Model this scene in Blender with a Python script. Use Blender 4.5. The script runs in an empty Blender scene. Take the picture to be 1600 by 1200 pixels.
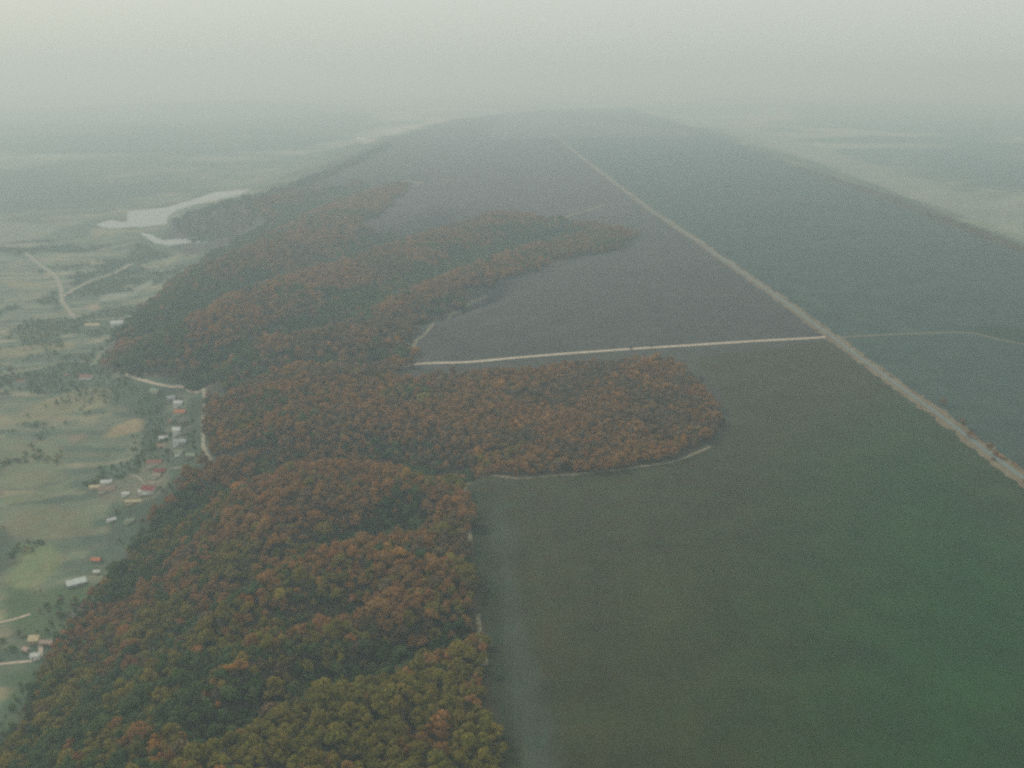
import bpy, math, random
import numpy as np
from mathutils import Vector

SC = bpy.context.scene
COL = SC.collection
rnd = random.Random(7)
rng = np.random.default_rng(11)
R = math.radians

# ------------------------------------------------------------------ camera
CAM_H = 380.0
FPX = 1570.0                       # focal length in pixels of the 1600 px wide photograph
HORIZON = 112.0
PITCH = math.atan((600 - HORIZON) / FPX)
cam = bpy.data.cameras.new('camera')
camo = bpy.data.objects.new('camera', cam)
COL.objects.link(camo)
camo.location = (0, 0, CAM_H)
camo.rotation_euler = (math.pi / 2 - PITCH, 0, 0)
cam.sensor_width = 36.0
cam.lens = 36.0 * FPX / 1600
cam.clip_start = 1.0
cam.clip_end = 150000.0
cam.dof.use_dof = True             # a phone lens, a little soft at this distance
cam.dof.focus_distance = 30.0
cam.dof.aperture_fstop = 0.44
SC.camera = camo

# ------------------------------------------------------------------ sky and sun
SUN_AZ, SUN_EL = R(-48), R(33)     # ahead of the camera, to its left
w = bpy.data.worlds.new('World')
SC.world = w
w.use_nodes = True
nt = w.node_tree
bg = nt.nodes['Background']
sky = nt.nodes.new('ShaderNodeTexSky')
sky.sky_type = 'NISHITA'
sky.sun_disc = False
sky.sun_elevation = SUN_EL
sky.sun_rotation = SUN_AZ
sky.dust_density = 3.0
# thin unbroken high cloud under the blue sky: darkest at the horizon, twice as bright overhead
tc = nt.nodes.new('ShaderNodeTexCoord')
sx = nt.nodes.new('ShaderNodeSeparateXYZ')
nt.links.new(tc.outputs['Generated'], sx.inputs[0])
ramp = nt.nodes.new('ShaderNodeValToRGB')
nt.links.new(sx.outputs['Z'], ramp.inputs[0])
ramp.color_ramp.elements[0].position = 0.0
ramp.color_ramp.elements[0].color = (0.535, 0.59, 0.525, 1)
ramp.color_ramp.elements[1].position = 1.0
ramp.color_ramp.elements[1].color = (0.98, 1.0, 0.93, 1)
e = ramp.color_ramp.elements.new(0.07)
e.color = (0.635, 0.675, 0.615, 1)
veil = nt.nodes.new('ShaderNodeVectorMath')
veil.operation = 'SCALE'
veil.inputs['Scale'].default_value = 10.0
nt.links.new(ramp.outputs[0], veil.inputs[0])
mx = nt.nodes.new('ShaderNodeMixRGB')
mx.inputs[0].default_value = 0.93
nt.links.new(sky.outputs[0], mx.inputs[1])
nt.links.new(veil.outputs[0], mx.inputs[2])
nt.links.new(mx.outputs[0], bg.inputs['Color'])
bg.inputs['Strength'].default_value = 0.1

sun = bpy.data.lights.new('sun', 'SUN')
sun.energy = 2.4
sun.angle = R(8)
sun.color = (1.0, 0.93, 0.82)
suno = bpy.data.objects.new('sun', sun)
COL.objects.link(suno)
sd = Vector((math.cos(SUN_EL) * math.sin(SUN_AZ), math.cos(SUN_EL) * math.cos(SUN_AZ), math.sin(SUN_EL)))
suno.rotation_euler = sd.to_track_quat('Z', 'Y').to_euler()
suno.location = (-300, 300, 700)

vs = SC.view_settings
vs.view_transform = 'Standard'
vs.look = 'None'
vs.exposure = 0.0
vs.gamma = 1.0
vs.use_curve_mapping = False
SC.render.engine = 'CYCLES'
SC.cycles.max_bounces = 5
SC.cycles.diffuse_bounces = 2
SC.cycles.volume_bounces = 2
SC.cycles.use_denoising = False

# ------------------------------------------------------------------ noise and shape helpers
def _hash(ix, iy, seed):
    n = (ix.astype(np.int64) * 374761393 + iy.astype(np.int64) * 668265263 + seed * 974711) & 0x7fffffff
    n = ((n ^ (n >> 13)) * 1274126177) & 0x7fffffff
    return ((n ^ (n >> 16)) & 0xffff) / 65535.0

def vnoise(x, y, scale, seed=0):
    x = np.asarray(x, float) / scale
    y = np.asarray(y, float) / scale
    ix, iy = np.floor(x), np.floor(y)
    fx, fy = x - ix, y - iy
    fx = fx * fx * (3 - 2 * fx)
    fy = fy * fy * (3 - 2 * fy)
    a = _hash(ix, iy, seed); b = _hash(ix + 1, iy, seed)
    c = _hash(ix, iy + 1, seed); d = _hash(ix + 1, iy + 1, seed)
    return (a * (1 - fx) + b * fx) * (1 - fy) + (c * (1 - fx) + d * fx) * fy

def fbm(x, y, scale, seed=0, octs=4):
    t = 0; a = 1; s = 0
    for k in range(octs):
        t = t + a * vnoise(x, y, scale / 2 ** k, seed + 17 * k)
        s += a; a *= 0.5
    return t / s

def smooth(t):
    t = np.clip(t, 0, 1)
    return t * t * (3 - 2 * t)

def seg_dist(x, y, pts, closed=False):
    x = np.asarray(x, float); y = np.asarray(y, float)
    best = np.full(x.shape, 1e12)
    n = len(pts)
    for i in range(n if closed else n - 1):
        ax, ay = pts[i]; bx, by = pts[(i + 1) % n]
        dx, dy = bx - ax, by - ay
        L = dx * dx + dy * dy + 1e-9
        t = np.clip(((x - ax) * dx + (y - ay) * dy) / L, 0, 1)
        d = (x - ax - t * dx) ** 2 + (y - ay - t * dy) ** 2
        best = np.minimum(best, d)
    return np.sqrt(best)

def inside(x, y, pts):
    x = np.asarray(x, float); y = np.asarray(y, float)
    c = np.zeros(x.shape, bool)
    n = len(pts)
    for i in range(n):
        ax, ay = pts[i]; bx, by = pts[(i + 1) % n]
        if ay == by:
            continue
        c ^= ((ay > y) != (by > y)) & (x < (bx - ax) * (y - ay) / (by - ay) + ax)
    return c

def sdist(x, y, pts):              # negative inside
    d = seg_dist(x, y, pts, True)
    return np.where(inside(x, y, pts), -d, d)

cp, sp = math.cos(PITCH), math.sin(PITCH)
def ray(px, py):                   # direction through a place seen in the photograph
    u = (np.asarray(px, float) - 800) / FPX
    v = -(np.asarray(py, float) - 600) / FPX
    return u, cp + v * sp, -sp + v * cp

def at_level(px, py, z=0.0):
    dx, dy, dz = ray(px, py)
    t = (z - CAM_H) / dz
    return dx * t, dy * t

def lvl(pts, z=0.0):
    return [tuple(float(q) for q in at_level(a, b, z)) for a, b in pts]

# ------------------------------------------------------------------ terrain shape
VALLEY = 90.0
CREST = lvl([(250, 1320), (330, 1150), (395, 1010), (440, 900), (465, 820), (470, 770), (500, 730), (455, 690),
             (420, 640), (425, 600), (470, 560), (420, 520), (360, 490), (350, 450), (390, 405), (430, 350),
             (400, 305), (455, 280), (525, 250), (610, 215), (705, 188), (850, 171), (980, 168), (1090, 201),
             (1200, 242), (1290, 272), (1370, 298), (1450, 325), (1510, 347), (1600, 382), (1760, 445), (2300, 640)])
CREST += [(1500.0, -200.0), (-120.0, -200.0)]
RAVINES = [  # centre line in the photograph, depth, half width
    ([(270, 735), (450, 712), (600, 712), (700, 738)], 36, 42),
    ([(180, 960), (330, 905), (470, 860), (560, 838), (640, 830)], 30, 32),
    ([(330, 1150), (480, 1085), (600, 1050), (690, 1010)], 24, 26),
    ([(250, 1080), (360, 1010), (480, 975), (560, 960)], 20, 24),
    ([(200, 610), (400, 572), (500, 566), (570, 568)], 34, 60),
    ([(250, 560), (400, 525), (520, 512), (650, 498), (760, 460)], 46, 52),
    ([(260, 480), (380, 440), (480, 412), (560, 386), (700, 345)], 52, 75),
    ([(500, 500), (640, 440), (760, 395), (880, 365)], 34, 70),
    ([(330, 385), (450, 330), (560, 292), (640, 285)], 40, 110),
]
RAV = [(lvl(p, -15), d, wd) for p, d, wd in RAVINES]

def height(x, y):
    x = np.asarray(x, float); y = np.asarray(y, float)
    wob = (fbm(x, y, 260, 3, 3) - .5) * 70 * np.clip(np.hypot(x, y) / 2500, .25, 1.5)
    d = sdist(x, y, CREST) + wob
    rr = np.hypot(x, y)
    wid = 215 + 0.06 * np.maximum(rr - 900, 0)
    drop = smooth((d + 15) / wid)
    z = -VALLEY * drop
    on = 1 - smooth((d + 60) / 260)
    z += (fbm(x, y, 420, 5, 3) - .5) * 9 * np.clip(rr / 3000, .35, 1) + (fbm(x, y, 140, 8, 2) - .5) * 3
    far = smooth((rr - 4500) / 6000)
    z += drop * far * (fbm(x, y, 3800, 21, 3) - .36) * 190
    for line, dep, wd in RAV:
        lx = [p[0] for p in line]; ly = [p[1] for p in line]
        m = (x > min(lx) - 4 * wd) & (x < max(lx) + 4 * wd) & (y > min(ly) - 4 * wd) & (y < max(ly) + 4 * wd)
        if m.any():
            q = seg_dist(x[m], y[m], line)
            z[m] -= dep * np.exp(-(q / wd) ** 2) * (1 - .75 * drop[m])
    return z

def ground_at(px, py):             # where the line of sight through a place in the photograph meets the terrain
    px = np.atleast_1d(np.asarray(px, float)); py = np.atleast_1d(np.asarray(py, float))
    dx, dy, dz = ray(px, py)
    lo = np.full(px.shape, 0.0); hi = (-VALLEY - 60 - CAM_H) / dz
    t0 = (30 - CAM_H) / dz
    found = np.zeros(px.shape, bool); a = t0.copy(); b = hi.copy(); prev = t0.copy()
    for k in range(1, 90):
        t = t0 + (hi - t0) * k / 89
        below = (CAM_H + dz * t) < height(dx * t, dy * t)
        new = below & ~found
        a = np.where(new, prev, a); b = np.where(new, t, b)
        found |= new
        prev = t
    for k in range(18):
        m = (a + b) / 2
        below = (CAM_H + dz * m) < height(dx * m, dy * m)
        b = np.where(below, m, b); a = np.where(below, a, m)
    return dx * b, dy * b, height(dx * b, dy * b)

def gpoly(pts):
    x, y, z = ground_at([p[0] for p in pts], [p[1] for p in pts])
    return list(zip(x.tolist(), y.tolist()))

# ------------------------------------------------------------------ materials
def new_mat(name):
    m = bpy.data.materials.new(name)
    m.use_nodes = True
    b = m.node_tree.nodes['Principled BSDF']
    b.inputs['Roughness'].default_value = 0.9
    b.inputs['Specular IOR Level'].default_value = 0.15
    return m, m.node_tree, b

def nz(nt, scale, detail=3, rough=.55, vec=None):
    n = nt.nodes.new('ShaderNodeTexNoise')
    n.inputs['Scale'].default_value = scale
    n.inputs['Detail'].default_value = detail
    n.inputs['Roughness'].default_value = rough
    if vec is not None:
        nt.links.new(vec, n.inputs['Vector'])
    return n.outputs['Fac']

def mrange(nt, v, a, b, c, d):
    n = nt.nodes.new('ShaderNodeMapRange')
    n.inputs[1].default_value = a; n.inputs[2].default_value = b
    n.inputs[3].default_value = c; n.inputs[4].default_value = d
    nt.links.new(v, n.inputs[0])
    return n.outputs[0]

def mul(nt, a, b):
    n = nt.nodes.new('ShaderNodeMath'); n.operation = 'MULTIPLY'
    nt.links.new(a, n.inputs[0]); nt.links.new(b, n.inputs[1])
    return n.outputs[0]

def scaled(nt, colour, fac):
    n = nt.nodes.new('ShaderNodeVectorMath'); n.operation = 'SCALE'
    nt.links.new(colour, n.inputs[0]); nt.links.new(fac, n.inputs['Scale'])
    return n.outputs[0]

def simple_mat(name, col, nscale=1.5, amt=.3, rough=.9, spec=.15):
    m, t, b = new_mat(name)
    tc = t.nodes.new('ShaderNodeTexCoord')
    f = mrange(t, nz(t, nscale, 4, .6, tc.outputs['Object']), .3, .7, 1 - amt, 1 + amt)
    c = t.nodes.new('ShaderNodeRGB'); c.outputs[0].default_value = (*col, 1)
    t.links.new(scaled(t, c.outputs[0], f), b.inputs['Base Color'])
    b.inputs['Roughness'].default_value = rough
    b.inputs['Specular IOR Level'].default_value = spec
    return m

# ground: colour of each field and wood floor comes with the land-cover attribute, the grain from noise
ground_mat, t, b = new_mat('ground_soil_and_grass')
geo = t.nodes.new('ShaderNodeNewGeometry')
at = t.nodes.new('ShaderNodeAttribute'); at.attribute_name = 'cover'
P = geo.outputs['Position']
f1 = mrange(t, nz(t, .35, 3, .7, P), .3, .7, .80, 1.20)
f2 = mrange(t, nz(t, .022, 4, .65, P), .3, .7, .80, 1.20)
f3 = mrange(t, nz(t, .004, 3, .5, P), .3, .7, .90, 1.10)
mp = t.nodes.new('ShaderNodeMapping')
mp.inputs['Rotation'].default_value = (0, 0, R(-14))
mp.inputs['Scale'].default_value = (.16, .004, .1)
t.links.new(P, mp.inputs['Vector'])
f4 = mrange(t, nz(t, 1, 2, .5, mp.outputs[0]), .3, .7, .95, 1.05)      # faint drill lines
hue = t.nodes.new('ShaderNodeMixRGB'); hue.blend_type = 'MULTIPLY'; hue.inputs[0].default_value = 1
hr = t.nodes.new('ShaderNodeValToRGB')
hr.color_ramp.elements[0].color = (1.12, .97, .96, 1); hr.color_ramp.elements[1].color = (.90, 1.03, .98, 1)
hr.color_ramp.elements[0].position = .35; hr.color_ramp.elements[1].position = .65
t.links.new(nz(t, .05, 3, .6, P), hr.inputs[0])
t.links.new(scaled(t, at.outputs['Color'], mul(t, mul(t, f1, f2), mul(t, f3, f4))), hue.inputs[1])
t.links.new(hr.outputs[0], hue.inputs[2])
t.links.new(hue.outputs[0], b.inputs['Base Color'])
bp = t.nodes.new('ShaderNodeBump'); bp.inputs['Strength'].default_value = .5; bp.inputs['Distance'].default_value = .5
t.links.new(nz(t, .5, 3, .7, P), bp.inputs['Height'])
t.links.new(bp.outputs[0], b.inputs['Normal'])

def foliage_mat(name):
    m, t, b = new_mat(name)
    a = t.nodes.new('ShaderNodeAttribute'); a.attribute_name = 'tint'; a.attribute_type = 'INSTANCER'
    tc = t.nodes.new('ShaderNodeTexCoord')
    g = t.nodes.new('ShaderNodeNewGeometry')
    f = mrange(t, nz(t, .45, 2, .6, g.outputs['Position']), .3, .7, .84, 1.17)
    l = mrange(t, g.outputs['Random Per Island'], 0, 1, .82, 1.18)
    t.links.new(scaled(t, a.outputs['Color'], mul(t, f, l)), b.inputs['Base Color'])
    b.inputs['Roughness'].default_value = .85
    tr = t.nodes.new('ShaderNodeBsdfTranslucent')
    t.links.new(scaled(t, a.outputs['Color'], mul(t, f, l)), tr.inputs['Color'])
    ms = t.nodes.new('ShaderNodeMixShader'); ms.inputs[0].default_value = .3
    t.links.new(b.outputs[0], ms.inputs[1]); t.links.new(tr.outputs[0], ms.inputs[2])
    t.links.new(ms.outputs[0], t.nodes['Material Output'].inputs['Surface'])
    return m
leaf_mat = foliage_mat('autumn_leaves')
bark_mat = simple_mat('bark', (.07, .055, .045))

white_road = simple_mat('pale_limestone_track', (.50, .43, .33), .3, .3)
track_mat = simple_mat('worn_grass_track', (.145, .132, .085), .25, .35)
asphalt_mat = simple_mat('weathered_asphalt', (.125, .16, .155), .5, .25, .8)
verge_mat, t, b = new_mat('dry_verge_grass')
g = t.nodes.new('ShaderNodeNewGeometry')
cr = t.nodes.new('ShaderNodeValToRGB')
cr.color_ramp.elements[0].position = .36; cr.color_ramp.elements[0].color = (.125, .085, .05, 1)
cr.color_ramp.elements[1].position = .62; cr.color_ramp.elements[1].color = (.150, .138, .088, 1)
t.links.new(nz(t, .035, 5, .65, g.outputs['Position']), cr.inputs[0])
t.links.new(cr.outputs[0], b.inputs['Base Color'])
water_mat, t, b = new_mat('still_grey_water')
b.inputs['Base Color'].default_value = (.10, .12, .11, 1)
b.inputs['Roughness'].default_value = .12
b.inputs['Specular IOR Level'].default_value = .6
g = t.nodes.new('ShaderNodeNewGeometry')
bp = t.nodes.new('ShaderNodeBump'); bp.inputs['Strength'].default_value = .25; bp.inputs['Distance'].default_value = .3
t.links.new(nz(t, .12, 3, .6, g.outputs['Position']), bp.inputs['Height'])
t.links.new(bp.outputs[0], b.inputs['Normal'])

# ------------------------------------------------------------------ object helpers
def mesh_obj(name, verts, faces, mats, parent=None, kind=None, smooth_=False, fmat=None):
    me = bpy.data.meshes.new(name)
    me.from_pydata(verts, [], faces)
    for m in (mats if isinstance(mats, (list, tuple)) else [mats]):
        me.materials.append(m)
    if fmat is not None:
        me.polygons.foreach_set('material_index', fmat)
    if smooth_:
        me.polygons.foreach_set('use_smooth', [True] * len(me.polygons))
    me.update()
    o = bpy.data.objects.new(name, me)
    COL.objects.link(o)
    if parent is not None:
        o.parent = parent
    if kind:
        o['kind'] = kind
    return o

def thing(name, label, cat, loc, rz=0, group=None):
    o = bpy.data.objects.new(name, None)
    COL.objects.link(o)
    o.empty_display_size = 2
    o.location = loc
    o.rotation_euler = (0, 0, rz)
    o['label'] = label; o['category'] = cat
    if group:
        o['group'] = group
    return o

def np_mesh(name, V, F, mat):
    me = bpy.data.meshes.new(name)
    V = np.asarray(V, np.float32); F = np.asarray(F, np.int32)
    k = F.shape[1]
    me.vertices.add(len(V)); me.vertices.foreach_set('co', V.ravel())
    me.loops.add(F.size); me.loops.foreach_set('vertex_index', F.ravel())
    me.polygons.add(len(F)); me.polygons.foreach_set('loop_start', np.arange(0, F.size, k, dtype=np.int32))
    me.update(calc_edges=True)
    if mat is not None:
        me.materials.append(mat)
    return me

# ------------------------------------------------------------------ land cover
NEAR_WOOD = gpoly([(-120, 1330), (-20, 1200), (40, 1110), (90, 1010), (150, 940), (200, 870), (240, 805), (285, 752), (330, 722),
                   (450, 704), (560, 705), (640, 735), (722, 752), (728, 800), (738, 880), (748, 960), (757, 1040),
                   (772, 1110), (785, 1200), (812, 1420), (500, 1450), (100, 1420)])
MID_WOOD = gpoly([(335, 720), (322, 660), (320, 614), (450, 596), (640, 594), (800, 582), (960, 568), (1045, 566),
                  (1085, 594), (1118, 632), (1128, 662), (1110, 690), (1060, 716), (940, 737), (800, 747),
                  (700, 742), (640, 735), (560, 705), (450, 704)])
FAR_WOOD = gpoly([(160, 575), (185, 520), (240, 470), (290, 430), (350, 390), (420, 350), (395, 322), (470, 300),
                  (560, 283), (640, 290), (600, 330), (560, 352), (600, 372), (700, 352), (800, 338), (870, 345),
                  (940, 352), (1000, 372), (960, 392), (880, 405), (830, 425), (760, 445), (735, 462),
                  (720, 482), (680, 500), (650, 522), (640, 552), (625, 574), (600, 592), (500, 600), (325, 612),
                  (290, 600), (210, 592)])
STRIP_FIELD = gpoly([(430, 600), (440, 598), (620, 580), (640, 585)])
RIGHT_FRINGE = gpoly([(1240, 258), (1370, 299), (1500, 348), (1610, 389), (1680, 420), (1680, 428),
                      (1600, 398), (1495, 357), (1365, 307), (1240, 263)])
LEFT_FAR_FRINGE = gpoly([(268, 352), (300, 334), (400, 309), (470, 284), (525, 262), (610, 222), (612, 229), (540, 268),
                         (470, 298), (400, 340), (340, 362), (300, 372), (280, 362)])
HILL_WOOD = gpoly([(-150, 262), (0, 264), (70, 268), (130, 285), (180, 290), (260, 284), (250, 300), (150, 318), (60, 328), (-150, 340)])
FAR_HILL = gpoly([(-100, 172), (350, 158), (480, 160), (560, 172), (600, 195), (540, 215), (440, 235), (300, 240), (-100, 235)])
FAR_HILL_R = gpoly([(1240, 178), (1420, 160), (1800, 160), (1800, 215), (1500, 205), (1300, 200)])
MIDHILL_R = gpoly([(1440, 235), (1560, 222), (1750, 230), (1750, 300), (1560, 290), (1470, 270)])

COVER = []  # polygon, colour, edge softness in metres
def cover(px, col, soft=10, world=False):
    COVER.append((px if world else gpoly(px), col, soft))

LIT = (.072, .055, .036)
VAL = (.105, .115, .075)
# plateau fields
cover([(722, 752), (800, 746), (940, 737), (1060, 716), (1125, 690), (1150, 655), (1090, 560), (1295, 530), (1600, 760),
       (1900, 980), (1900, 1400), (800, 1400)], (.033, .036, .014), 12)
cover([(1420, 640), (1600, 770), (1900, 980), (1900, 1400), (1180, 1400), (1200, 950), (1300, 720)], (.012, .043, .010), 330)
cover([(640, 570), (1295, 525), (1000, 318), (900, 330), (1000, 372), (830, 430), (735, 465), (650, 530)], (.044, .0445, .042), 15)
cover([(560, 352), (640, 290), (700, 190), (860, 175), (900, 240), (1000, 316), (940, 350), (800, 338), (600, 372)],
      (.052, .048, .050), 25)
cover([(860, 205), (1000, 315), (1300, 525), (1600, 745), (1900, 900), (1900, 500), (1600, 385), (1370, 300), (1195, 243), (1090, 203)],
      (.033, .053, .045), 20)
cover([(1520, 510), (1600, 512), (1700, 530), (1700, 600), (1600, 540), (1530, 524)], (.018, .038, .022), 30)
cover([(732, 770), (770, 770), (790, 900), (785, 1000), (800, 1040), (810, 1300), (790, 1300), (755, 1000)], (.021, .030, .014), 9)  # shadow of the near wood's edge, painted into the field colour
cover([(770, 790), (784, 790), (802, 880), (815, 980), (838, 1060), (862, 1140), (900, 1300), (822, 1300), (806, 1120), (796, 1000), (782, 880)],
      (.040, .053, .037), 16)
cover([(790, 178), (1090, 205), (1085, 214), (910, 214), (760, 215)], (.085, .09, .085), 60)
# valley floor left
P_STRAW = (.150, .145, .080); P_GRASS = (.115, .14, .078); P_PINK = (.155, .125, .085); D_GRASS = (.05, .07, .042)
cover([(14, 652), (70, 625), (125, 606), (178, 604), (172, 635), (110, 645), (60, 656), (30, 660)], P_STRAW, 7)
cover([(0, 690), (60, 688), (98, 700), (92, 745), (60, 760), (0, 765)], (.115, .13, .075), 12)
cover([(98, 688), (125, 676), (140, 680), (112, 694)], P_PINK, 3)
cover([(158, 682), (190, 662), (228, 648), (222, 672), (180, 684)], (.22, .18, .10), 6)
cover([(0, 778), (50, 770), (112, 750), (108, 765), (60, 782), (0, 790)], P_GRASS, 5)
cover([(0, 800), (80, 790), (125, 800), (150, 810), (140, 835), (80, 840), (30, 835), (0, 835)], (.125, .13, .075), 9)
cover([(18, 885), (40, 850), (78, 850), (94, 870), (88, 895), (60, 915), (28, 925), (8, 918)], (.12, .15, .07), 8)
cover([(-40, 800), (12, 830), (30, 880), (-10, 900), (-60, 880)], D_GRASS, 6)
cover([(0, 545), (70, 536), (120, 533), (115, 545), (60, 552), (0, 560)], P_STRAW, 6)
cover([(0, 580), (60, 573), (75, 575), (20, 586), (0, 588)], P_GRASS, 5)
cover([(118, 408), (135, 404), (162, 406), (158, 412), (125, 413)], P_STRAW, 6)
cover([(10, 440), (40, 438), (65, 444), (50, 450), (15, 449)], P_STRAW, 8)
cover([(130, 562), (150, 552), (160, 545), (160, 560), (148, 570)], P_GRASS, 5)
cover([(155, 462), (205, 455), (235, 438), (240, 441), (212, 462), (160, 470)], (.17, .19, .15), 8)
cover([(60, 498), (80, 494), (84, 498), (64, 502)], P_GRASS, 4)
cover([(135, 478), (150, 474), (160, 482), (142, 486)], (.2, .16, .11), 4)
cover([(340, 405), (372, 402), (372, 412), (345, 414)], (.2, .17, .13), 10)
cover([(175, 598), (240, 602), (318, 612), (322, 700), (318, 735), (262, 792), (222, 852), (180, 850), (168, 800), (205, 735), (225, 660)], (.046, .068, .042), 10)
cover([(152, 752), (186, 748), (215, 742), (226, 720), (262, 718), (264, 750), (246, 778), (205, 790), (150, 776)], (.105, .110, .075), 5)
cover([(262, 625), (292, 622), (294, 716), (270, 718), (248, 700), (250, 680)], (.085, .10, .07), 4)
cover([(170, 590), (250, 610), (240, 650), (215, 650), (180, 625)], (.05, .075, .045), 8)
cover([(0, 905), (60, 925), (130, 900), (150, 930), (60, 1000), (0, 960)], (.055, .085, .04), 12)
cover([(0, 1045), (80, 1040), (60, 1130), (0, 1200)], (.055, .085, .045), 14)
cover([(-200, 350), (0, 345), (100, 355), (60, 375), (0, 380), (-200, 380)], (.12, .14, .095), 40)
cover([(270, 352), (300, 331), (395, 308), (520, 264), (600, 285), (560, 300), (430, 350), (340, 392), (290, 400), (250, 380)], (.048, .050, .042), 25)
# far streaks
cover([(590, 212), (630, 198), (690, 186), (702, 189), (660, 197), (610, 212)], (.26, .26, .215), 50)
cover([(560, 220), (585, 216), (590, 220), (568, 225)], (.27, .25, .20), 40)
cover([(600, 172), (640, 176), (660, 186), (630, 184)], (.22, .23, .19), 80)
# right valley floor along the plateau foot
cover([(1110, 200), (1200, 232), (1300, 262), (1400, 300), (1500, 338), (1620, 385), (1700, 400), (1700, 340), (1500, 300), (1300, 235), (1140, 190)],
      (.135, .155, .12), 150)
cover([(1130, 190), (1200, 183), (1240, 184), (1170, 196)], (.19, .18, .14), 100)
cover([(1500, 345), (1560, 338), (1600, 352), (1600, 378), (1560, 362)], (.155, .18, .12), 50)
cover([(1540, 322), (1590, 300), (1620, 305), (1590, 330)], (.16, .18, .125), 60)
cover([(1420, 300), (1470, 296), (1480, 305), (1430, 310)], (.16, .18, .13), 60)

def land_cover(x, y):
    n = x.shape[0]
    wob = (fbm(x, y, 60, 31, 3) - .5) * 22
    d = sdist(x, y, CREST)
    C = np.zeros((n, 3))
    # valley: narrow strip fields lying across the valley, each with its own crop
    a = R(12)
    u = x * math.cos(a) + y * math.sin(a) + (fbm(x, y, 300, 41, 2) - .5) * 160
    v = -x * math.sin(a) + y * math.cos(a) + (fbm(x, y, 260, 43, 2) - .5) * 90
    rr = np.hypot(x, y)
    big = rr > 3200
    sv = np.where(big, 90.0, 19.0); su = np.where(big, 420.0, 130.0)
    iv = np.floor(v / sv); iu = np.floor(u / su + _hash(iv, iv * 0 + 3, 5) * 7)
    h1 = _hash(iu, iv, 51); h2 = _hash(iu, iv, 52)
    patch = np.clip(h1 * .85 + fbm(x, y, 150, 61, 4) * 1.0 - .50, 0, 1) * (.75 + .5 * fbm(x, y, 26, 63, 2))
    wood = smooth((fbm(x, y, 110, 77, 4) - .47) / .12)
    patch = patch * (1 - .85 * wood)
    dark = np.array([.054, .080, .054]); mid = np.array([.100, .120, .078]); pale = np.array([.20, .185, .115])
    k = patch[:, None]
    C = np.where(k < .5, dark + (mid - dark) * smooth(k / .5), mid + (pale - mid) * smooth((k - .5) / .5))
    C = C * (.92 + .16 * h2[:, None])
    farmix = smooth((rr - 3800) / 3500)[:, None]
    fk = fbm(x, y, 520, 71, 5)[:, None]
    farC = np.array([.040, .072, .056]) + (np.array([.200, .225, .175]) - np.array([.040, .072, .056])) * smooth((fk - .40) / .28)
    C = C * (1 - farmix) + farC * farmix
    onp = smooth((-(d + wob * .5) + 40) / 90)[:, None]
    C = C * (1 - onp) + np.array([.045, .047, .040]) * onp
    for poly, col, soft in COVER:
        px = [p[0] for p in poly]; py = [p[1] for p in poly]
        m = (x > min(px) - soft - 12) & (x < max(px) + soft + 12) & (y > min(py) - soft - 12) & (y < max(py) + soft + 12)
        if not m.any():
            continue
        s = sdist(x[m], y[m], poly) + wob[m] * max(.55, min(1, soft / 14))
        f = (1 - smooth((s + soft * .5) / soft))[:, None]
        C[m] = C[m] * (1 - f) + np.array(col) * f * (.86 + .28 * fbm(x[m], y[m], 35, 83, 3))[:, None]
    for poly, soft in ((NEAR_WOOD, 8), (MID_WOOD, 8), (FAR_WOOD, 14), (RIGHT_FRINGE, 20), (LEFT_FAR_FRINGE, 20)):
        s = sdist(x, y, poly)
        f = (1 - smooth((s + soft * .5) / soft))[:, None]
        C = C * (1 - f) + np.array([.052, .042, .026]) * f
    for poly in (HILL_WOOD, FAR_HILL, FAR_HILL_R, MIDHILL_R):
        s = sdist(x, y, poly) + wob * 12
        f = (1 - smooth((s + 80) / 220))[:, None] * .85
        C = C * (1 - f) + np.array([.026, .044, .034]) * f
    return C

# ------------------------------------------------------------------ ground sheet out to the horizon
def grow(start, step, end, ratio):
    out = []; p = start
    while p < end:
        step *= ratio; p += step; out.append(p)
    return out
xs = list(np.arange(-1150, 1150, 6.0))
right = grow(xs[-1], 6.0, 70000, 1.035)
left = [-q for q in grow(-xs[0], 6.0, 70000, 1.035)][::-1]
xs = np.array(left + xs + right)
ys = list(np.arange(380, 2300, 6.0))
near = [380 - q for q in (12, 30, 60, 110, 200, 320, 480, 700, 1000)][::-1]
ys = np.array(near + ys + grow(ys[-1], 6.0, 72000, 1.0145))
GX, GY = np.meshgrid(xs, ys)
gx, gy = GX.ravel(), GY.ravel()
gz = height(gx, gy)
gc = land_cover(gx, gy)
nx, ny = len(xs), len(ys)
ii = (np.arange(ny - 1)[:, None] * nx + np.arange(nx - 1)[None, :]).ravel()
F = np.stack([ii, ii + 1, ii + nx + 1, ii + nx], 1)
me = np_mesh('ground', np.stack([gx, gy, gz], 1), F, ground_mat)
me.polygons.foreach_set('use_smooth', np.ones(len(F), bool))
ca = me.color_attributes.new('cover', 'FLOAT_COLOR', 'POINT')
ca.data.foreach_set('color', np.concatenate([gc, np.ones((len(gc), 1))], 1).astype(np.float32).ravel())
ground = bpy.data.objects.new('ground', me)
COL.objects.link(ground)
ground['kind'] = 'structure'

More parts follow.
